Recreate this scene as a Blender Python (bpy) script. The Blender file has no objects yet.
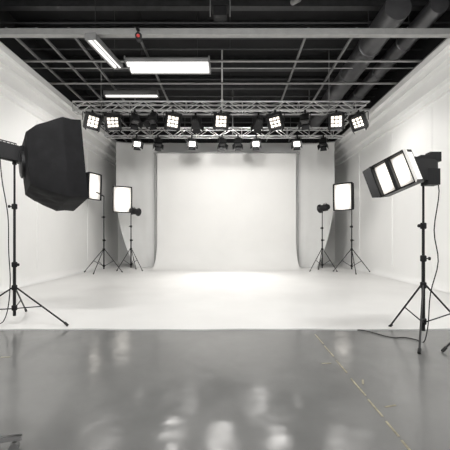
import bpy, math, random
from mathutils import Vector, Matrix
random.seed(4)
S=bpy.context.scene
COL=S.collection
# ---------------------------------------------------------------- materials
def mat(name,col,rough=0.5,metal=0.0,var=0.06,scale=6.0,bump=0.0,bscale=40.0,emit=None,estr=0.0,spec=0.5,coat=0.0):
    m=bpy.data.materials.new(name); m.use_nodes=True
    nt=m.node_tree; N=nt.nodes; L=nt.links
    b=N["Principled BSDF"]
    b.inputs["Roughness"].default_value=rough
    b.inputs["Metallic"].default_value=metal
    b.inputs["Specular IOR Level"].default_value=spec
    b.inputs["Coat Weight"].default_value=coat
    tc=N.new("ShaderNodeTexCoord")
    no=N.new("ShaderNodeTexNoise"); no.inputs["Scale"].default_value=scale; no.inputs["Detail"].default_value=3
    L.new(tc.outputs["Object"],no.inputs["Vector"])
    r=N.new("ShaderNodeValToRGB")
    r.color_ramp.elements[0].position=0.3; r.color_ramp.elements[1].position=0.7
    r.color_ramp.elements[0].color=tuple(c*(1-var) for c in col)+(1,)
    r.color_ramp.elements[1].color=tuple(min(1,c*(1+var)) for c in col)+(1,)
    L.new(no.outputs["Fac"],r.inputs["Fac"]); L.new(r.outputs["Color"],b.inputs["Base Color"])
    if bump>0:
        n2=N.new("ShaderNodeTexNoise"); n2.inputs["Scale"].default_value=bscale; n2.inputs["Detail"].default_value=4
        L.new(tc.outputs["Object"],n2.inputs["Vector"])
        bp=N.new("ShaderNodeBump"); bp.inputs["Strength"].default_value=bump; bp.inputs["Distance"].default_value=0.02
        L.new(n2.outputs["Fac"],bp.inputs["Height"]); L.new(bp.outputs["Normal"],b.inputs["Normal"])
    if emit:
        b.inputs["Emission Color"].default_value=tuple(emit)+(1,); b.inputs["Emission Strength"].default_value=estr
    return m
M_wall=mat("white_wall_paint",(0.87,0.868,0.855),0.6,var=0.02,scale=0.8,bump=0.05,bscale=30)
M_dark=mat("black_ceiling_paint",(0.010,0.010,0.011),0.85,var=0.3,scale=2,bump=0.2)
M_front=mat("pale_grey_wall",(0.40,0.40,0.40),0.7,var=0.03)
M_stage=mat("white_stage_paint",(0.74,0.735,0.72),0.36,var=0.03,scale=1.1,spec=0.4)
M_edge=mat("stage_edge_grey",(0.42,0.42,0.42),0.6)
M_back=mat("backdrop_fabric",(0.75,0.745,0.73),0.85,var=0.02,scale=1.0,bump=0.05,bscale=20,spec=0.2)
M_curt=mat("curtain_fabric",(0.66,0.66,0.65),0.85,var=0.02,scale=2.0,spec=0.2)
M_black=mat("black_fabric",(0.006,0.006,0.007),0.75,var=0.3,scale=8,bump=0.4,bscale=5,spec=0.22)
M_blk=mat("black_metal",(0.012,0.012,0.013),0.45,metal=0.3,var=0.2,scale=10)
M_blkpl=mat("black_plastic",(0.010,0.010,0.011),0.55,var=0.2,spec=0.3)
M_rubber=mat("black_rubber",(0.01,0.01,0.01),0.8)
M_alu=mat("truss_aluminium",(0.60,0.60,0.60),0.32,metal=0.8,var=0.08)
M_chrome=mat("chrome",(0.75,0.75,0.76),0.15,metal=1.0,var=0.03)
M_steel=mat("painted_grey_steel",(0.22,0.22,0.22),0.5,metal=0.3,var=0.1)
M_pipe=mat("light_grey_pipe",(0.38,0.38,0.375),0.45,metal=0.2,var=0.08)
M_white=mat("white_painted_steel",(0.75,0.75,0.74),0.45)
M_dsteel=mat("dark_steel",(0.055,0.055,0.057),0.5,metal=0.4,var=0.2)
M_duct=mat("duct_metal",(0.12,0.12,0.125),0.36,metal=0.6,var=0.15,scale=3)
M_house=mat("fixture_grey_enamel",(0.22,0.22,0.22),0.5)
M_diff=mat("lit_diffuser",(0.9,0.9,0.88),0.5,emit=(1,0.97,0.93),estr=2.4)
def grad_diff():
    m=mat("lit_diffuser_bright",(0.6,0.6,0.58),0.5,emit=(1,0.93,0.84),estr=1.4)
    nt=m.node_tree;N=nt.nodes;L=nt.links;b=N["Principled BSDF"]
    tc=N.new("ShaderNodeTexCoord"); mp=N.new("ShaderNodeMapping"); mp.inputs["Location"].default_value=(-0.5,-0.5,-0.5)
    g=N.new("ShaderNodeTexGradient"); g.gradient_type='SPHERICAL'
    L.new(tc.outputs["Generated"],mp.inputs["Vector"]); L.new(mp.outputs["Vector"],g.inputs["Vector"])
    mr=N.new("ShaderNodeMapRange"); mr.inputs["From Min"].default_value=0.30; mr.inputs["From Max"].default_value=0.9; mr.inputs["To Min"].default_value=0.32; mr.inputs["To Max"].default_value=2.0
    L.new(g.outputs["Fac"],mr.inputs["Value"]); L.new(mr.outputs["Result"],b.inputs["Emission Strength"])
    return m
M_diff2=grad_diff()
M_dimglow=mat("dim_diffuser_and_flap_glow",(0.7,0.7,0.68),0.5,emit=(1,0.96,0.92),estr=0.42)
M_cell=mat("lit_warm_cell",(0.8,0.76,0.72),0.4,emit=(1,0.92,0.81),estr=1.5)
M_spotl=mat("lit_lens",(0.9,0.9,0.9),0.3,emit=(1,0.97,0.93),estr=3.0)
M_tube=mat("lit_fluorescent_tube",(0.95,0.95,0.95),0.4,emit=(1,0.98,0.95),estr=1.6)
M_tube2=mat("dim_fluorescent_tube",(0.8,0.8,0.8),0.4,emit=(1,0.98,0.95),estr=0.8)
M_red=mat("red_indicator",(0.3,0.02,0.02),0.4,emit=(1,0.05,0.03),estr=0.3)
M_glass=mat("dark_lens_glass",(0.01,0.01,0.012),0.08,coat=0.5)
M_yel=mat("faded_yellow_tape",(0.31,0.28,0.19),0.5,var=0.45,scale=14)
M_seat=mat("black_vinyl",(0.02,0.02,0.02),0.5)

def floor_mat():
    m=bpy.data.materials.new("grey_epoxy_floor"); m.use_nodes=True
    nt=m.node_tree;N=nt.nodes;L=nt.links;b=N["Principled BSDF"]
    tc=N.new("ShaderNodeTexCoord")
    n=N.new("ShaderNodeTexNoise"); n.inputs["Scale"].default_value=0.9; n.inputs["Detail"].default_value=6; n.inputs["Roughness"].default_value=0.6
    L.new(tc.outputs["Object"],n.inputs["Vector"])
    r=N.new("ShaderNodeValToRGB"); e=r.color_ramp.elements
    e[0].position=0.3;e[0].color=(0.145,0.145,0.142,1);e[1].position=0.72;e[1].color=(0.185,0.185,0.181,1)
    L.new(n.outputs["Fac"],r.inputs["Fac"]); L.new(r.outputs["Color"],b.inputs["Base Color"])
    n2=N.new("ShaderNodeTexNoise"); n2.inputs["Scale"].default_value=3; n2.inputs["Detail"].default_value=5
    L.new(tc.outputs["Object"],n2.inputs["Vector"])
    mr=N.new("ShaderNodeMapRange"); mr.inputs["From Min"].default_value=0.3; mr.inputs["From Max"].default_value=0.7
    mr.inputs["To Min"].default_value=0.11; mr.inputs["To Max"].default_value=0.21
    L.new(n2.outputs["Fac"],mr.inputs["Value"]); L.new(mr.outputs["Result"],b.inputs["Roughness"])
    n3=N.new("ShaderNodeTexNoise"); n3.inputs["Scale"].default_value=2.0; n3.inputs["Detail"].default_value=2.5
    L.new(tc.outputs["Object"],n3.inputs["Vector"])
    bp=N.new("ShaderNodeBump"); bp.inputs["Strength"].default_value=0.32; bp.inputs["Distance"].default_value=0.03
    L.new(n3.outputs["Fac"],bp.inputs["Height"]); L.new(bp.outputs["Normal"],b.inputs["Normal"])
    b.inputs["Specular IOR Level"].default_value=0.5
    return m
M_floor=floor_mat()

# ---------------------------------------------------------------- builder
class B:
    def __init__(s): s.v=[];s.f=[];s.m=[];s.sm=[]
    def add(s,vs,fs,mi=0,smooth=False,M=None):
        o=len(s.v)
        for p in vs:
            p=Vector(p); s.v.append(tuple(M@p) if M else tuple(p))
        for f in fs: s.f.append([i+o for i in f]); s.m.append(mi); s.sm.append(smooth)
    def box(s,c,d,mi=0,M=None):
        x,y,z=d[0]/2,d[1]/2,d[2]/2; cx,cy,cz=c
        vs=[(cx+a*x,cy+b*y,cz+e*z) for a in(-1,1) for b in(-1,1) for e in(-1,1)]
        fs=[(0,1,3,2),(4,6,7,5),(0,4,5,1),(2,3,7,6),(0,2,6,4),(1,5,7,3)]
        s.add(vs,fs,mi,False,M)
    def loft(s,rings,mi=0,cap0=True,cap1=True,smooth=False,M=None,closed=True):
        n=len(rings[0]); vs=[p for r in rings for p in r]; fs=[]
        for i in range(len(rings)-1):
            for j in range(n if closed else n-1):
                k=(j+1)%n
                fs.append((i*n+j,i*n+k,(i+1)*n+k,(i+1)*n+j))
        o=len(s.v); s.add(vs,fs,mi,smooth,M)
        if cap0: s.f.append([o+j for j in reversed(range(n))]);s.m.append(mi);s.sm.append(False)
        if cap1: s.f.append([o+(len(rings)-1)*n+j for j in range(n)]);s.m.append(mi);s.sm.append(False)
    def tube(s,p,q,r,r2=None,n=10,mi=0,M=None,cap=True):
        p=Vector(p);q=Vector(q); r2=r if r2 is None else r2
        d=(q-p).normalized(); a=d.orthogonal().normalized(); b=d.cross(a)
        rings=[[tuple(c+(a*math.cos(t)+b*math.sin(t))*rr) for t in [2*math.pi*i/n for i in range(n)]] for c,rr in((p,r),(q,r2))]
        s.loft(rings,mi,cap,cap,True,M)
    def prof(s,p,d,pts,n=16,mi=0,M=None,cap0=True,cap1=True):
        p=Vector(p);d=Vector(d).normalized();a=d.orthogonal().normalized();b=d.cross(a)
        rings=[[tuple(p+d*t+(a*math.cos(u)+b*math.sin(u))*r) for u in [2*math.pi*i/n for i in range(n)]] for t,r in pts]
        s.loft(rings,mi,cap0,cap1,True,M)
    def path(s,pts,r,n=6,mi=0,M=None):
        P=[Vector(p) for p in pts]; rings=[]
        a=None
        for i,p in enumerate(P):
            d=(P[min(i+1,len(P)-1)]-P[max(i-1,0)]).normalized()
            a=d.orthogonal().normalized() if a is None else (a-d*a.dot(d)).normalized()
            b=d.cross(a)
            rings.append([tuple(p+(a*math.cos(u)+b*math.sin(u))*r) for u in [2*math.pi*k/n for k in range(n)]])
        s.loft(rings,mi,True,True,True,M)
    def make(s,name,mats,parent=None,ang=40,**pr):
        me=bpy.data.meshes.new(name); me.from_pydata(s.v,[],s.f)
        for m in (mats if isinstance(mats,(list,tuple)) else [mats]): me.materials.append(m)
        for p,mi,sm in zip(me.polygons,s.m,s.sm): p.material_index=mi; p.use_smooth=sm
        me.update()
        try: me.set_sharp_from_angle(angle=math.radians(ang))
        except Exception: pass
        o=bpy.data.objects.new(name,me); COL.objects.link(o)
        if parent: o.parent=parent
        for k,v in pr.items(): o[k]=v
        return o
def smooth(pts,k=6):
    P=[Vector(p) for p in pts]; out=[]
    for i in range(len(P)-1):
        p0=P[max(i-1,0)];p1=P[i];p2=P[i+1];p3=P[min(i+2,len(P)-1)]
        for j in range(k):
            t=j/k
            out.append(0.5*((2*p1)+(-p0+p2)*t+(2*p0-5*p1+4*p2-p3)*t*t+(-p0+3*p1-3*p2+p3)*t**3))
    out.append(P[-1]); return out
def empty(name,loc,label,cat,rot=(0,0,0),group=None):
    e=bpy.data.objects.new(name,None); e.location=loc; e.rotation_euler=rot; e.empty_display_size=0.1
    COL.objects.link(e); e["label"]=label; e["category"]=cat
    if group: e["group"]=group
    return e
def aim(loc,d,roll=0):
    q=Vector(d).normalized().to_track_quat('Y','Z').to_matrix().to_4x4()
    return Matrix.Translation(Vector(loc))@q@Matrix.Rotation(roll,4,'Y')
def copytree(src,parent=None):
    c=src.copy(); COL.objects.link(c)
    if parent: c.parent=parent; c.matrix_parent_inverse=src.matrix_parent_inverse.copy()
    for ch in list(src.children): copytree(ch,c)
    return c
def st(o): o["kind"]="structure"; return o

# ---------------------------------------------------------------- room
XL,XR,YB,YF,ZT,ZC=-5.6,5.25,16.5,-3.0,5.65,7.0
b=B(); b.box(((XL+XR)/2,(YF+YB)/2,-0.1),(XR-XL+0.6,YB-YF+0.6,0.2)); st(b.make("floor",M_floor))
b=B(); b.box(((XL+XR)/2,(YF+YB)/2,ZC+0.1),(XR-XL+0.6,YB-YF+0.6,0.2)); st(b.make("ceiling",M_dark))
def sidewall(name,x,sgn):
    b=B(); b.box((x+sgn*0.15,(YF+YB)/2,ZT/2),(0.3,YB-YF,ZT),0)
    b.box((x+sgn*0.15,(YF+YB)/2,(ZT+ZC)/2),(0.3,YB-YF,ZC-ZT),1)
    return st(b.make(name,[M_wall,M_dark]))
sidewall("wall_left",XL,-1); sidewall("wall_right",XR,1)
b=B(); zt=6.05
b.box(((XL+XR)/2,YB+0.15,zt/2),(XR-XL,0.3,zt),0); b.box(((XL+XR)/2,YB+0.15,(zt+ZC)/2),(XR-XL,0.3,ZC-zt),1)
st(b.make("wall_back",[M_wall,M_dark]))
b=B(); b.box(((XL+XR)/2,YF-0.15,ZC/2),(XR-XL,0.3,ZC)); st(b.make("wall_front",M_front))
SY=4.66
b=B(); nx=60; fr=[]
for i in range(nx+1):
    x=XL+(XR-XL)*i/nx
    fr.append((x,SY+0.014*math.sin(x*2.3)+0.010*math.sin(x*6.1+1)))
vs=[];fs=[]
for x,y in fr: vs+= [(x,y,0.0),(x,y+0.01,0.014),(x,YB,0.025),(x,YB,0.0)]
for i in range(nx):
    a=4*i; c=a+4
    fs+= [(a,c,c+1,a+1),(a+1,c+1,c+2,a+2)]
b.add(vs,fs)
for k in range(len(b.m)):
    if k%2==0: b.m[k]=1
st(b.make("floor_stage",[M_stage,M_edge]))
def cove(name,x,sgn,r=0.35):
    b=B(); pr=[(x,0.015),(x,r+0.025)]
    for i in range(1,11):
        a=math.pi/2*i/10
        pr.append((x-sgn*(r-r*math.cos(a)),0.025+r-r*math.sin(a)))
    rings=[[(px,y,pz) for px,pz in pr] for y in(SY+0.35,YB)]
    b.loft(rings,0,True,True,False); return st(b.make(name,M_wall))
cove("trim_1",XL,-1,0.2); cove("trim_2",XR,1,0.2)
def cornice(name,x,sgn):
    b=B(); s=-sgn
    pr=[(x,ZT),(x+s*0.52,ZT),(x+s*0.52,ZT-0.17),(x+s*0.40,ZT-0.18),(x+s*0.39,ZT-0.34),(x+s*0.24,ZT-0.36),(x+s*0.23,ZT-0.66),(x+s*0.10,ZT-0.68),(x+s*0.09,ZT-0.84),(x,ZT-0.85)]
    rings=[[(px,y,pz) for px,pz in pr] for y in(YF,YB)]
    b.loft(rings,0,True,True,False); st(b.make(name,M_wall))
cornice("trim_3",XL,-1); cornice("trim_4",XR,1)
k=5
for x,s,ys in((XL,1,(9.6,13.0)),(XR,-1,(8.6,10.7,13.4))):
    for y in ys:
        b=B(); b.box((x+s*0.01,y,(0.4+4.7)/2),(0.02,0.08,4.3)); st(b.make("trim_%d"%k,M_wall)); k+=1
# ---------------------------------------------------------------- backdrop
e=empty("photo_backdrop",(0,0,0),"large pale seamless backdrop hanging from a crossbar and sweeping onto the stage","backdrop")
b=B(); rings=[]
x0,x1=-3.15,2.86
R0=1.1
pr=[(14.25,4.95-(4.95-R0-0.03)*i/10) for i in range(11)]
for i in range(1,19):
    a=math.pi/2*i/18; pr.append((14.25-R0*(1-math.cos(a)),0.03+R0-R0*math.sin(a)))
pr.append((12.7,0.0285))
nx=40
for (y,z) in pr:
    rings.append([(x0+(x1-x0)*j/nx,y+0.010*math.sin(j/nx*19+0.3)*min(1,z/2),z) for j in range(nx+1)])
b.loft(rings,0,False,False,True,closed=False)
b.make("backdrop_sheet",M_back,e)
b=B(); b.tube((x0-0.15,14.3,4.98),(x1+0.15,14.3,4.98),0.05,n=14)
for x in(x0-0.1,x1+0.1): b.tube((x,14.3,0.02),(x,14.3,4.98),0.022)
b.make("support_frame",M_pipe,e)
def wing(xa,xb,label):
    e=empty("curtain",(0,0,0),label,"curtain",group="grey side curtains")
    b=B(); rings=[]; n=60
    Y=lambda u:14.4-0.35*u*u
    for zz in range(0,25):
        t=zz/24; z=5.35*(1-t)+0.03
        row=[]
        for j in range(n+1):
            u=j/n
            x=xa+(xb-xa)*u*(1-0.50*max(0,(t-0.35)/0.65)**2.2)
            y=Y(u)+(0.008+0.014*t)*math.sin(u*15+0.6*math.sin(t*2))
            row.append((x,y,z))
        rings.append(row)
    b.loft(rings,0,False,False,True,closed=False); b.make("curtain_fabric",M_curt,e)
    pts=[(xa+(xb-xa)*u/10,Y(u/10),5.4) for u in range(11)]
    b=B(); b.path(pts,0.02,8); b.make("curtain_rail",M_pipe,e)
    for p in (pts[2],pts[8]):
        b=B(); b.tube(p,(p[0],p[1],ZC),0.008); b.make("hanger_wire",M_dsteel,e)
wing(-3.2,-4.85,"grey fabric curtain curving beside the pale backdrop")
wing(2.92,4.45,"grey fabric curtain curving beside the pale backdrop")

# ---------------------------------------------------------------- ceiling steel
def bar(name,p,q,r,m,label,cat="pipe",group=None,hang=(),sq=False):
    b=B()
    if sq:
        p=Vector(p);q=Vector(q);c=(p+q)/2;d=q-p
        b.box(c,(max(abs(d.x),2*r),max(abs(d.y),2*r),2*r*1.2))
    else: b.tube(p,q,r)
    for h in hang: b.tube(h,(h[0],h[1],ZC),0.007,n=6)
    o=b.make(name,m); o["label"]=label; o["category"]=cat
    if group:o["group"]=group
    return o
b=B(); b.box((-0.175,7.0,5.66),(10.85,0.06,0.10)); b.box((-0.175,7.02,5.715),(10.85,0.12,0.02)); b.box((-0.175,7.02,5.605),(10.85,0.12,0.02))
o=b.make("ceiling_beam",M_pipe); o["label"]="light grey steel beam spanning between both side walls"; o["category"]="beam"
for y,z,r in((8.3,5.75,0.028),(9.0,5.93,0.014),(9.5,5.75,0.028),(11.4,5.75,0.026)):
    bar("ceiling_pipe",(XL,y,z),(XR,y,z),r,M_pipe,"light grey pipe running across the dark ceiling",group="cross pipes under ceiling",hang=())
for x in(-4.85,-4.2,-3.5,-2.05,1.7,2.75,4.95):
    bar("ceiling_rail",(x,7.15,5.84),(x,15.5,5.84),0.022,M_steel,"grey steel rail running along the dark ceiling","rail",group="lengthwise ceiling rails",hang=((x,15,5.8),),sq=True)
for y in(6.6,7.6,8.7,10.4,11.7,14.4):
    b=B(); b.box((-0.175,y,6.86),(10.85,0.16,0.03)); b.box((-0.175,y,6.6),(10.85,0.16,0.03)); b.box((-0.175,y,6.73),(10.85,0.03,0.26))
    b.tube((XL,y+0.3,6.45),(XR,y+0.3,6.45),0.02); b.tube((0,y+0.3,6.45),(0,y+0.3,ZC),0.01)
    b.box((0,y,6.935),(10.0,0.1,0.13))
    o=b.make("ceiling_joist",M_dsteel); o["label"]="dark steel joist under the black ceiling"; o["category"]="joist"; o["group"]="dark ceiling joists"
def duct(x,z,r,ya,yb,label):
    e=empty("air_duct",(x,ya,z),label,"duct",group="round air ducts")
    b=B(); pts=[]; L=yb-ya; n=int(L/1.2)
    for i in range(n):
        t=i*L/n; pts+= [(t,r),(t+L/n-0.06,r),(t+L/n-0.05,r+0.02),(t+L/n-0.01,r+0.02)]
    b.prof((0,0,0),(0,1,0),pts,n=24); b.make("duct_pipe",M_duct,e)
    for t in(0.8,L/2,L-0.8):
        for sx in(-1,1):
            b=B(); b.tube((sx*(r+0.01),t,0),(sx*(r+0.01),t,ZC-z),0.01); b.make("hanger_rod",M_dsteel,e)
duct(3.52,6.14,0.28,6.9,14.0,"round silvery metal air duct hanging under the ceiling")
duct(4.38,6.2,0.20,6.9,14.0,"slim silvery metal air duct hanging under the ceiling")
e=empty("ceiling_mount",(-0.2,6.7,ZC),"black equipment mount hanging from the ceiling at the beam","mount")
b=B(); b.box((0,0,-0.62),(0.26,0.2,1.24)); b.box((0,0,-1.0),(0.36,0.26,0.12)); b.make("mount_body",M_blk,e)
for x in(-0.2,0.2):
    b=B(); b.tube((x,0,0),(x,0,-1.2),0.012); b.make("mount_rod",M_steel,e)
def fluor(loc,L,rz,label,w=0.36,tubes=2,tr=0.028,fill=0.9,tm=None):
    e=empty("fluorescent_light",loc,label,"ceiling light",rot=(0,0,rz))
    b=B()
    pr=[(-w/2,-0.02),(-w/2,0.05),(-w/2*0.7,0.13),(w/2*0.7,0.13),(w/2,0.05),(w/2,-0.02),(w/2-0.02,-0.02),(w/2*0.8,0.07),(-w/2*0.8,0.07),(-w/2+0.02,-0.02)]
    b.loft([[(x,p,q) for p,q in pr] for x in(-L/2,L/2)],0,True,True)
    for x in(-L/2,L/2): b.box((x,0,0.05),(0.03,w,0.14))
    b.make("fixture_housing",M_house,e)
    for i in range(tubes):
        y=(i-(tubes-1)/2)*w/tubes*fill
        b=B(); b.tube((-L/2+0.03,y,0.02),(L/2-0.03,y,0.02),tr,n=12); b.make("fluorescent_tube",tm or M_tube,e)
    for x in(-L*0.35,L*0.35):
        b=B(); b.tube((x,0,0.1),(x,0,ZC-loc[2]),0.006,n=6); b.make("suspension_wire",M_dsteel,e)
    return e
fluor((-1.50,8.12,5.50),2.0,0,"wide twin-tube fluorescent light glowing white",0.62,2,0.075,1.0)
fluor((-2.98,10.0,5.61),1.6,0,"slim fluorescent light glowing white behind the pipes",0.24,1,0.055)
fluor((-2.80,7.42,5.42),1.2,math.radians(82),"dim fluorescent light running lengthwise",0.24,2,0.035,1.0,M_tube2)
def fill_area(loc,sx,sy,p,d=(0,0,-1),col=(1,0.99,0.97)):
    l=bpy.data.lights.new("lamp_or_fill_glow",'AREA'); l.shape='RECTANGLE'; l.size=sx; l.size_y=sy; l.energy=p; l.color=col
    o=bpy.data.objects.new("lamp_or_fill_glow",l); COL.objects.link(o); o.location=loc; o.rotation_euler=Vector(d).to_track_quat('-Z','Y').to_euler(); return o
for x in(-2.6,2.4):  # fixtures and area lamps added out of view to brighten the walls
    for y in(-1.2,2.6):
        f=fluor((x,y,5.5),1.8,0,"added unseen fluorescent fill light over the grey floor",0.42,2,0.05); f["group"]="added fill lights over the grey floor"
        fill_area((x,y,5.45),1.7,0.36,205,(0,0.8,-1))

# ---------------------------------------------------------------- trusses
def truss(x0,x1,y,zb,zt,dpt,label,hx):
    e=empty("lighting_truss",((x0+x1)/2,y,zt),label,"truss",group="overhead lighting trusses")
    a=x0-(x0+x1)/2; c=-a; h=zt-zb
    for yy in(-dpt/2,dpt/2):
        for zz in(0,-h):
            b=B(); b.tube((a,yy,zz),(c,yy,zz),0.024,n=10); b.make("chord",M_alu,e)
    n=int((c-a)/0.42); s=(c-a)/n
    def lace(f):
        b=B()
        for i in range(n):
            b.tube(f(a+i*s,i%2),f(a+(i+1)*s,(i+1)%2),0.011,n=6)
        for i in range(0,n+1,4): b.tube(f(a+i*s,0),f(a+i*s,1),0.011,n=6)
        b.make("lattice_bracing",M_alu,e)
    lace(lambda x,k:(x,-dpt/2,0 if k else -h)); lace(lambda x,k:(x,dpt/2,0 if k else -h))
    lace(lambda x,k:(x,-dpt/2 if k else dpt/2,0)); lace(lambda x,k:(x,-dpt/2 if k else dpt/2,-h))
    for x in hx:
        b=B(); b.tube((x-(x0+x1)/2,0,-h),(x-(x0+x1)/2,0,ZC-zt),0.022,n=8); b.box((x-(x0+x1)/2,0,0.02),(0.08,dpt+0.08,0.05)); b.make("suspension_rod",M_white if abs(x)<1 and y<11 else M_steel,e)
FZ=5.10
truss(-4.7,4.18,10.0,FZ,5.38,0.28,"long aluminium box truss hung from the ceiling carrying panel lamps",(-3.9,-0.24,3.0))
truss(-4.7,4.3,12.5,5.13,5.43,0.28,"long aluminium box truss hung from the ceiling carrying spotlights",(-3.6,0.1,3.0))
for x in(-4.45,3.95):
    b=B()
    for xx in(x-0.1,x+0.1): b.tube((xx,10.17,5.25),(xx,12.33,5.27),0.022)
    for i in range(8): b.tube((x-0.1 if i%2 else x+0.1,10.2+i*0.265,5.26),(x+0.1 if i%2 else x-0.1,10.2+(i+1)*0.265,5.26),0.012,n=6)
    o=b.make("truss_ladder",M_alu); o["label"]="short aluminium ladder truss joining the two long trusses"; o["category"]="truss"; o["group"]="truss connectors"

# ---------------------------------------------------------------- hanging lamps
def spot(loc,d,power,size=math.radians(110),blend=0.8,col=(1,0.975,0.945),rad=0.08):
    l=bpy.data.lights.new("lamp_or_fill_glow",'SPOT'); l.energy=power; l.spot_size=size; l.spot_blend=blend; l.color=col; l.shadow_soft_size=rad
    o=bpy.data.objects.new("lamp_or_fill_glow",l); COL.objects.link(o); o.location=loc
    o.rotation_euler=Vector(d).to_track_quat('-Z','Y').to_euler()
    return o
def sq(w,h,y,cx=0,cz=0): return [(cx-w,y,cz-h),(cx+w,y,cz-h),(cx+w,y,cz+h),(cx-w,y,cz+h)]
GP="square panel lamps along the front truss"
def panel_lamp(tilt,roll):
    e=empty("panel_lamp",(0,0,0),"black square stage lamp with glowing warm gridded face","stage lamp",group=GP)
    b=B(); b.tube((0,0,0.05),(0,0,-0.08),0.018); b.box((0,0,0.0),(0.06,0.08,0.09)); b.make("clamp",M_blk,e)
    b=B(); b.box((0,0,-0.055),(0.56,0.04,0.015))
    for s in(-1,1): b.box((s*0.275,0,-0.17),(0.015,0.04,0.24))
    b.make("yoke",M_blk,e)
    M=Matrix.Translation((0,0,-0.28))@Matrix.Rotation(roll,4,'Y')@Matrix.Rotation(tilt,4,'X')
    b=B(); w=0.23
    b.loft([sq(w*s,w*s,y) for y,s in((-0.07,1.0),(0.06,1.0),(0.16,0.75),(0.24,0.55))],0,False,True,False,M)
    b.loft([sq(w,w,y) for y in(-0.055,-0.05)],0,True,True,False,M)
    for i in range(5): b.box((-0.12+0.06*i,0.2,0),(0.012,0.12,0.3),0,M)
    for c,d in(((0,-0.085,w-0.035),(2*w,0.07,0.07)),((0,-0.085,-w+0.035),(2*w,0.07,0.07)),((w-0.035,-0.085,0),(0.07,0.07,2*w)),((-w+0.035,-0.085,0),(0.07,0.07,2*w))):
        b.box(c,d,0,M)
    for k in(-0.053,0.053): b.box((k,-0.075,0),(0.022,0.025,2*w),0,M); b.box((0,-0.075,k),(2*w,0.025,0.022),0,M)
    b.make("lamp_housing",M_blk,e)
    for sx in(-1,1):
        R=M@Matrix.Translation((sx*w,-0.11,0))@Matrix.Rotation(sx*math.radians(-25),4,'Z'); b=B(); b.loft([[(-0.004,y,-q),(0.004,y,-q),(0.004,y,q),(-0.004,y,q)] for y,q in((0,w*0.9),(-0.16,w*1.1))],0,True,True,False,R); b.make("barn_door",M_blk,e)
    for sx in (-1,0,1):
        for sz in (-1,0,1):
            b=B(); c=(sx*0.106,sz*0.106)
            b.loft([sq(q,q,y,c[0],c[1]) for y,q in((-0.056,0.042),(-0.068,0.042),(-0.074,0.03))],0,True,True,False,M); b.make("lamp_cell",M_cell,e)
    return e
srcs=[panel_lamp(math.radians(t),math.radians(r)) for t,r in((30,6),(42,-9),(22,2))]
xs=[(-4.11,0.6,0),(-3.51,0.35,1),(-1.71,0.25,0),(-0.27,0.1,2),(1.35,-0.3,1),(3.18,-0.35,2),(3.84,-0.65,1)]
used=set()
for i,(x,rz,k) in enumerate(xs):
    o=srcs[k] if k not in used else copytree(srcs[k])
    used.add(k)
    o.location=(x,9.86,FZ-0.03); o.rotation_euler=(0,0,rz)
def spot_lamp(tilt,lit=True,label="",group="",w=0.14):
    e=empty("spotlight",(0,0,0),label,"spotlight",group=group)
    b=B(); b.tube((0,0,0.05),(0,0,-0.08),0.018); b.box((0,0,0.0),(0.06,0.08,0.09)); b.make("clamp",M_blk,e)
    b=B(); b.box((0,0,-0.085),(2*w+0.06,0.04,0.012))
    for s in(-1,1): b.box((s*(w+0.025),0,-0.17),(0.012,0.04,0.18))
    b.make("yoke",M_blk,e)
    M=Matrix.Translation((0,0,-0.23))@Matrix.Rotation(tilt,4,'X')
    b=B(); b.loft([sq(w*s,w*s*0.85,y) for y,s in((0.2,0.5),(0.14,0.8),(-0.08,0.9),(-0.10,1.0),(-0.16,1.0),(-0.16,0.85),(-0.12,0.8))],0,True,False,False,M)
    for i in range(4): b.box((-0.075+0.05*i,0.16,0),(0.01,0.1,0.2),0,M)
    b.make("lamp_housing",M_blk,e)
    b=B(); b.loft([sq(w*s,w*s*0.85,y) for y,s in((-0.12,0.84),(-0.14,0.84),(-0.152,0.5))],0,True,True,False,M); b.make("lens",M_spotl if lit else M_glass,e)
    for a in range(4):
        R=M@Matrix.Rotation(a*math.pi/2,4,'Y')@Matrix.Translation((0,-0.16,w*(0.86 if a%2==0 else 1)))@Matrix.Rotation(math.radians(-30),4,'X')
        b=B(); b.loft([[(-q,y,-0.003),(q,y,-0.003),(q,y,0.003),(-q,y,0.003)] for y,q in((0,w*0.8),(-0.12,w*0.95))],0,True,True,False,R)
        b.make("barn_door",M_blk,e)
    return e
src=spot_lamp(math.radians(40),True,"black spotlight with barn doors, glowing bright white","bright spotlights on the rear truss")
for i,(x,rz) in enumerate([(-3.5,0.5),(-1.43,0.25),(0.98,-0.15),(2.52,-0.35)]):
    o=src if i==0 else copytree(src)
    o.location=(x,12.36,5.11); o.rotation_euler=(0,0,rz)
src=spot_lamp(math.radians(60),False,"black unlit spotlight hanging from the truss","unlit spotlights on the trusses",0.13)
for i,(x,y,rz) in enumerate([(-2.85,9.86,0.6),(-2.3,9.86,-0.3),(2.25,9.86,-0.4),(-2.7,12.36,0.3),(-0.3,12.36,0.2),(0.3,12.36,-0.1),(3.5,12.36,-0.4)]):
    o=src if i==0 else copytree(src)
    o.location=(x,y,5.08 if y<11 else 5.11); o.rotation_euler=(0,0,rz)
src=spot_lamp(math.radians(25),True,"black spotlight turned toward the backdrop, seen from behind","spotlights aimed at the backdrop")
for i,(x,rz) in enumerate([(-1.05,math.pi-0.1),(0.87,math.pi+0.1)]):
    o=src if i==0 else copytree(src)
    o.location=(x,10.14,5.08); o.rotation_euler=(0,0,rz)
    spot((x,10.46,4.78),(0.02-x*0.06,1,-0.55),255,math.radians(140),1.0,rad=0.12)
for x in(-3.5,-1.43,0.98,2.52):
    spot((x,12.0,4.70),(-x*0.36,-0.5,-1),330,math.radians(84),1.0,rad=0.34)
for x in(-4.11,-3.51,-1.71,-0.27,1.35,3.18,3.84):
    spot((x,9.60,4.70),(x*0.15,0.12,-1),78,math.radians(174),0.7,rad=0.28)

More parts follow.
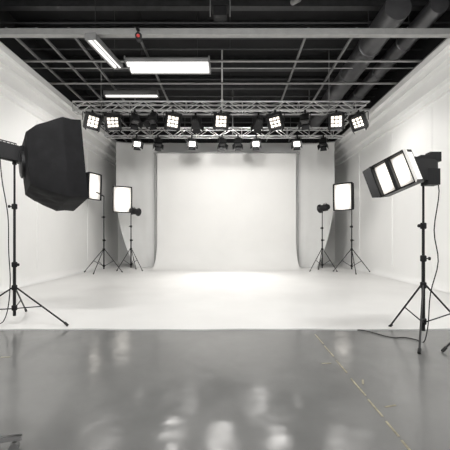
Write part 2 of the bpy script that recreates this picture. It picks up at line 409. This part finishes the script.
# small devices
e=empty("security_camera",(-1.93,6.92,5.60),"small black camera with red indicator under the beam","camera")
b=B(); b.tube((0,0,0.1),(0,0,-0.04),0.015); b.box((0,-0.02,0.07),(0.06,0.1,0.04)); b.make("bracket",M_blk,e)
b=B(); b.prof((0,0.1,-0.09),(0.2,-1,-0.2),((0,0.04),(0.02,0.06),(0.18,0.06),(0.2,0.07),(0.24,0.07)),n=16); b.make("camera_body",M_blkpl,e)
b=B(); b.prof((0.04,-0.13,-0.135),(0.2,-1,-0.2),((0,0.035),(0.02,0.02)),n=12); b.make("indicator",M_red,e)
e=empty("security_camera",(1.4,6.85,6.26),"small grey camera on a bracket under the dark ceiling","camera")
b=B(); b.tube((0,0,0.0),(0,0,ZC-6.26),0.02); b.make("bracket",M_steel,e)
b=B(); b.prof((-0.1,0.08,-0.02),(0.7,-1,-0.2),((0,0.05),(0.02,0.06),(0.2,0.06),(0.22,0.05)),n=16); b.make("camera_body",M_steel,e)

# ---------------------------------------------------------------- stands
def stand(parent,h,hub,r,angs,rad=0.016):
    b=B(); b.tube((0,0,0.12),(0,0,hub+0.35),rad*1.15,n=12); b.tube((0,0,hub+0.35),(0,0,h*0.72),rad*0.95,n=12); b.tube((0,0,h*0.72),(0,0,h),rad*0.75,n=12)
    s=b.make("light_stand",M_blk,parent)
    for z in(hub,hub+0.34,h*0.72,0.24):
        b=B(); b.prof((0,0,z-0.04),(0,0,1),((0,rad*1.5),(0.01,rad*2),(0.07,rad*2),(0.08,rad*1.5)),n=12); b.make("collar",M_blkpl,s)
    for z,sg in((hub+0.34,1),(h*0.72,-1)):
        b=B(); b.tube((0,0,z),(sg*0.055,-0.02,z),0.008); b.prof((sg*0.05,-0.018,z),(sg,-0.3,0),((0,0.012),(0.005,0.022),(0.025,0.022),(0.03,0.012)),n=10); b.make("knob",M_blkpl,s)
    for a in angs:
        a=math.radians(a); c,si=math.cos(a),math.sin(a)
        b=B(); b.tube((c*0.03,si*0.03,hub),(c*r,si*r,0.03),rad*0.62,n=8)
        b.tube((c*0.02,si*0.02,0.23),(c*r*0.52,si*r*0.52,hub-(hub-0.03)*0.52),rad*0.45,n=6)
        b.make("leg",M_blk,s)
        b=B(); b.tube((c*(r-0.03),si*(r-0.03),0.05),(c*(r+0.02),si*(r+0.02),0.012),rad*1.0,n=8); b.make("foot",M_rubber,s)
    return s
def srect(w,h,y,p=5,n=32,wr=0.0,ph=0.0):
    o=[]
    for i in range(n):
        t=2*math.pi*i/n; c,s=math.cos(t),math.sin(t)
        k=(abs(c)**p+abs(s)**p)**(-1/p)
        k*=1+wr*(math.sin(t*7+ph)+0.7*math.sin(t*13-ph*2.1+1)+0.5*math.sin(t*3+ph*1.3))
        o.append((w/2*c*k,y+wr*0.5*math.sin(t*5+ph),h/2*s*k))
    return o
def softbox(parent,M,w,h,d,dm,lip=0.05,back=0.2,prof=None,border=0.02,wrinkle=0.0):
    b=B(); R=[]; n=32
    prof=prof or [(0,0),(0.5,0.6),(1,1)]
    if wrinkle: n=72
    sub=[]
    for i in range(len(prof)-1):
        m=4 if wrinkle else 1
        for j in range(m):
            u=j/m; sub.append((prof[i][0]+(prof[i+1][0]-prof[i][0])*u,prof[i][1]+(prof[i+1][1]-prof[i][1])*u))
    sub.append(prof[-1])
    for t,k in sub:
        wv=wrinkle*math.sin(min(1,t)*math.pi)
        R.append(srect(back+(w-back)*k,back+(h-back)*k,d*t,12+28*k,n,wv,t*5.0))
    if wrinkle:
        R.append(srect(w*1.0,h*1.0,d+0.01,40,n,wrinkle*0.2,2)); R.append(srect(w*0.985,h*0.985,d+lip*0.5,40,n,wrinkle*0.4,3))
    R.append(srect(w,h,d+lip,40,n))
    R.append(srect(w-2*border,h-2*border,d+lip,40,n)); R.append(srect(w-2*border-0.01,h-2*border-0.01,d-0.02,40,n))
    b.loft(R,0,True,False,bool(wrinkle),M)
    s=b.make("softbox",M_black,parent,ang=30)
    w2,h2=w-2*border-0.005,h-2*border-0.005
    if wrinkle: w2-=0.05;h2-=0.05
    b=B(); b.loft([srect(w2,h2,d-0.012,40),srect(w2,h2,d,40),srect(w2*0.6,h2*0.6,d+0.012,5)],0,True,True,False,M); b.make("diffuser",dm,s)
    b=B(); b.prof((0,-0.05,0),(0,1,0),((0,back*0.45),(0.01,back*0.52),(0.05,back*0.52),(0.06,back*0.48)),n=20,M=M); b.make("speed_ring",M_blk,s)
    return s
def strobe(parent,M,L=0.4,r=0.075,boxy=False):
    b=B()
    if boxy:
        b.loft([sq(r*s,r*1.15*s,y) for y,s in((0.0,0.9),(-0.03,1.05),(-0.06,1.05),(-0.07,0.95),(-L*0.85,0.95),(-L,0.8))],0,True,True,False,M)
        for i in range(5): b.box((0,-L*0.3-0.05*i,r*1.1),(r*1.2,0.015,0.03),0,M)
    else:
        b.prof((0,0,0),(0,-1,0),((0,r*1.1),(0.04,r*1.1),(0.05,r),(L*0.8,r),(L*0.9,r*0.95),(L,r*0.8)),n=20,M=M)
    b.box((0,-L*0.5,r),(r*0.5,L*0.6,0.03),0,M); b.box((0,-L*0.5,-r),(r*0.9,L*0.5,0.04),0,M)
    hd=b.make("lamp_head",M_blkpl,parent)
    b=B(); b.path([(0,-L*0.25,r),(0,-L*0.25,r+0.05),(0,-L*0.7,r+0.05),(0,-L*0.7,r)],0.009,8,M=M); b.make("handle",M_blkpl,hd)
    b=B(); b.prof((0,-L,0),(0,-1,0),((0,r*0.6),(0.01,r*0.5)),n=16,M=M); b.make("control_panel",M_blk,hd)
    return hd
def swivel(parent,h,top):
    b=B(); b.prof((0,0,h-0.06),(0,0,1),((0,0.022),(0.01,0.03),(0.08,0.03),(0.09,0.02)),n=12)
    b.tube((0,0,h),top,0.018,n=8); b.tube((-0.05,0,h+0.02),(0.06,0,h+0.02),0.012); b.prof((0.05,0,h+0.02),(1,0,0),((0,0.02),(0.03,0.024),(0.035,0.015)),n=10)
    b.make("tilt_bracket",M_blk,parent)

# --- big black softbox
e=empty("studio_light",(-3.2,4.9,0.025),"large black softbox strobe on a tripod stand, turned toward the stage","studio light")
stand(e,2.42,0.54,0.85,(-9,112,232),0.019)
d=Vector((0.79,0.61,0.05)).normalized()
hp=Vector((0.10,0.06,2.38)); M=aim(hp,d,math.radians(-8))
softbox(e,M,1.02,1.24,0.48,M_diff,0.26,0.40,prof=[(0,0),(0.05,0.46),(0.30,0.66),(0.7,0.86),(1,1.0)],wrinkle=0.012)
strobe(e,aim(hp+Vector((0,0,0.13)),(0.8,0.58,-0.14),0),0.46,0.10,True)
swivel(e,2.42,tuple(hp-d*0.12))
b=B(); b.path(smooth([(-0.15,-0.1,2.5),(-0.1,-0.12,2.1),(-0.05,-0.07,1.6),(-0.06,-0.04,1.1),(-0.03,-0.05,0.6),(-0.08,-0.06,0.15),(-0.2,-0.1,0.01),(-0.6,-0.2,0.01)]),0.007); b.make("power_cable",M_rubber,e)

# --- lit box lamp
e=empty("studio_light",(2.46,4.2,0.0),"black box lamp with glowing segmented face on a tripod stand","studio light")
stand(e,2.02,0.70,0.60,(103,236,-12),0.019)
dh=Vector((-0.93,-0.36,-0.04)).normalized()
hp=Vector((0,0,2.15))
strobe(e,aim(hp+dh*0.34,dh),0.48,0.12,True)
swivel(e,2.02,tuple(hp+Vector((0,0,-0.06))))
d=Vector((-0.80,-0.58,-0.14)).normalized()
Mb=aim(hp+dh*0.33+Vector((0,0,-0.04)),d,math.radians(17))
b=B()
W,H,D=0.44,0.41,0.30
b.loft([sq(0.1,0.1,0),sq(0.15,0.14,0.03),sq(W/2,H/2,0.10),sq(W/2,H/2,D),sq(W/2-0.018,H/2-0.018,D),sq(W/2-0.024,H/2-0.024,D-0.05)],0,True,False,False,Mb)
b.box((0,D-0.02,0),(0.045,0.05,H-0.03),0,Mb)
s=b.make("lamp_box",M_blk,e)
for x in(-0.108,0.108):
    b=B(); b.loft([sq(q,r,y,x,0) for y,q,r in((D-0.06,0.080,0.175),(D-0.045,0.080,0.175),(D-0.03,0.064,0.158))],0,True,True,False,Mb); b.make("lamp_cell",M_diff2,s)
for sx in(-1,1):
    b=B(); b.box((sx*(W/2+0.002),0.20,0),(0.006,0.15,H-0.07),0,Mb); b.make("side_diffuser",M_dimglow,s)
    b=B(); R=Mb@Matrix.Translation((sx*W/2,D,0))@Matrix.Rotation(sx*math.radians(-40),4,'Z'); b.loft([[(-0.003,y,-q),(0.003,y,-q),(0.003,y,q),(-0.003,y,q)] for y,q in((0,H/2),(0.10,H/2-0.03))],0,True,True,False,R); b.make("barn_door",M_dimglow if sx<0 else M_blk,s)  # left flap is a plain white reflector; its bounced light is put in as emission
b=B(); b.box((0.02,0.02,2.30),(0.16,0.14,0.09)); b.tube((0.03,0.0,2.20),(0.12,0.03,2.33),0.035); b.box((0.14,0.02,2.33),(0.14,0.11,0.12)); b.box((0.06,-0.06,2.06),(0.15,0.14,0.20)); b.make("trigger_unit",M_blkpl,e)
pts=[(0.16,0.05,2.2),(0.22,0.03,1.9),(0.15,0.02,1.4),(0.19,0.0,1.0),(0.08,-0.02,0.6),(0.03,-0.05,0.2),(-0.05,-0.1,0.01)]
for i in range(1,15):
    t=i/14; pts.append((-0.05-0.62*t,-0.1+0.50*t+0.07*math.sin(t*9),0.01))
b=B(); b.path(smooth(pts,4),0.007); b.make("power_cable",M_rubber,e)
e=empty("light_stand",(2.88,3.84,0.0),"black tripod stand folded low beside the box lamp","light stand")
stand(e,0.75,0.36,0.45,(190,310,70),0.018)

# --- distant stands
PB=[(0,0),(0.15,0.70),(0.4,0.92),(1,1)]
def far_light(loc,h,pc,d,w,hh,label,angs,r=0.6,panel=True,L=0.3,hr=0.09,dep=0.26):
    e=empty("studio_light",loc,label,"studio light",group="softbox lights beside the backdrop")
    stand(e,h,0.85,r,angs,0.022)
    d=Vector(d).normalized(); hp=Vector((0,0,h+0.12))
    if panel:
        pc=Vector(pc); M=aim(pc,d)
        softbox(e,M,w,hh,dep,M_diff2,0.05,0.3,PB,0.035); strobe(e,M,L,hr)
        b=B(); b.tube((0,0,h-0.02),tuple(pc-d*0.1),0.022); b.make("tilt_bracket",M_blk,e)
    else:
        M=aim(hp,d)
        b=B(); b.prof((0,0,0),(0,1,0),((0,0.09),(0.02,0.10),(0.1,0.17),(0.12,0.17)),n=20,M=M,cap1=False); b.make("reflector_dish",M_blk,e)
        strobe(e,M,0.32,0.11); swivel(e,h,tuple(hp))
    return e
far_light((-4.70,12.3,0.025),2.85,(-0.60,0.1,3.20),(0.93,-0.36,-0.03),0.66,1.0,"glowing softbox seen edge-on, on a tripod stand near the wall",(184,-5,262),0.7,L=0.16)
o=far_light((-3.87,12.9,0.025),2.40,(-0.40,0.05,2.76),(0.45,-0.89,-0.02),0.72,1.02,"glowing white softbox and small strobe sharing one black tripod stand",(200,-20,85),0.52,L=0.3,dep=0.3)
M=aim((0.22,-0.05,2.30),(0.5,0.85,-0.1)); 
b=B(); b.prof((0,0,0),(0,1,0),((0,0.09),(0.02,0.10),(0.1,0.16),(0.12,0.16)),n=20,M=M,cap1=False); b.make("reflector_dish",M_blk,o)
strobe(o,M,0.30,0.10)
b=B(); b.tube((0,0,2.2),(0.2,-0.05,2.22),0.018); b.make("side_arm",M_blk,o)
far_light((3.55,12.7,0.025),2.3,None,(-0.5,0.85,-0.1),0,0,"small black strobe head on a tripod stand beside the grey curtain",(200,-30,90),0.55,False)
far_light((4.50,12.2,0.025),2.35,(-0.20,-0.0,2.78),(-0.68,-0.73,-0.03),0.72,1.0,"glowing white softbox on a black tripod stand near the white wall",(150,-4,262),0.66,dep=0.3)

# ---------------------------------------------------------------- floor tape
for a,c in [(4.45,4.05),(3.98,3.62),(3.50,3.18),(3.05,2.72),(2.66,2.40),(2.34,2.16),(2.12,1.9)]:
    b=B(); x=1.15-(4.45-(a+c)/2)*0.02
    b.box((x,(a+c)/2,0.0015),(0.015,a-c,0.002)); o=b.make("floor_tape",M_yel); o["label"]="faded yellow floor tape strip on grey floor"; o["category"]="floor tape"; o["group"]="yellow tape line on grey floor"
for x,y,a in((1.0,3.42,0.1),(1.20,2.98,1.2),(-2.45,3.60,0.05),(1.24,2.55,0.3)):
    b=B(); M=Matrix.Translation((x,y,0.0015))@Matrix.Rotation(a,4,'Z'); b.box((0,0,0),(0.10,0.016,0.002),0,M); o=b.make("floor_tape",M_yel); o["label"]="short faded yellow tape piece on grey floor"; o["category"]="floor tape"; o["group"]="short tape pieces"

# ---------------------------------------------------------------- rolling stool
e=empty("rolling_stool",(-1.65,1.88,0),"chrome five-star base stool on castors with black seat","stool")
b=B(); b.tube((0,0,0.09),(0,0,0.44),0.025,n=14); b.prof((0,0,0.07),(0,0,1),((0,0.03),(0.01,0.05),(0.06,0.05),(0.08,0.03)),n=16); b.make("column",M_chrome,e)
for i in range(5):
    a=math.radians(22+72*i); c,s=math.cos(a),math.sin(a)
    b=B(); M=Matrix.Rotation(a,4,'Z')
    b.loft([[(x,-w,z),(x,w,z),(x,w*0.7,z+t),(x,-w*0.7,z+t)] for x,w,z,t in((0.04,0.025,0.09,0.035),(0.2,0.02,0.08,0.03),(0.40,0.017,0.065,0.025))],0,True,True,False,M); b.make("base_leg",M_chrome,e)
    b=B(); b.tube((c*0.36-s*0.02,s*0.36+c*0.02,0.027),(c*0.36+s*0.02,s*0.36-c*0.02,0.027),0.027,n=14); b.tube((c*0.36,s*0.36,0.03),(c*0.36,s*0.36,0.07),0.01); b.make("castor",M_steel,e)
b=B(); b.prof((0,0,0.43),(0,0,1),((0,0.15),(0.02,0.18),(0.06,0.185),(0.08,0.16)),n=28); b.make("seat",M_seat,e)

# ---------------------------------------------------------------- world, camera
w=bpy.data.worlds.new("w"); S.world=w; w.use_nodes=True
w.node_tree.nodes["Background"].inputs[0].default_value=(0.9,0.95,1,1); w.node_tree.nodes["Background"].inputs[1].default_value=0.2
cam=bpy.data.cameras.new("camera"); co=bpy.data.objects.new("camera",cam); COL.objects.link(co); S.camera=co
cam.sensor_width=36; cam.lens=26.4; cam.shift_x=-0.0111; cam.shift_y=0.0289; cam.clip_start=0.05
co.location=(0,0,1.3); co.rotation_euler=(math.pi/2,0,0)
S.view_settings.view_transform='Standard'; S.view_settings.look='None'; S.view_settings.exposure=0
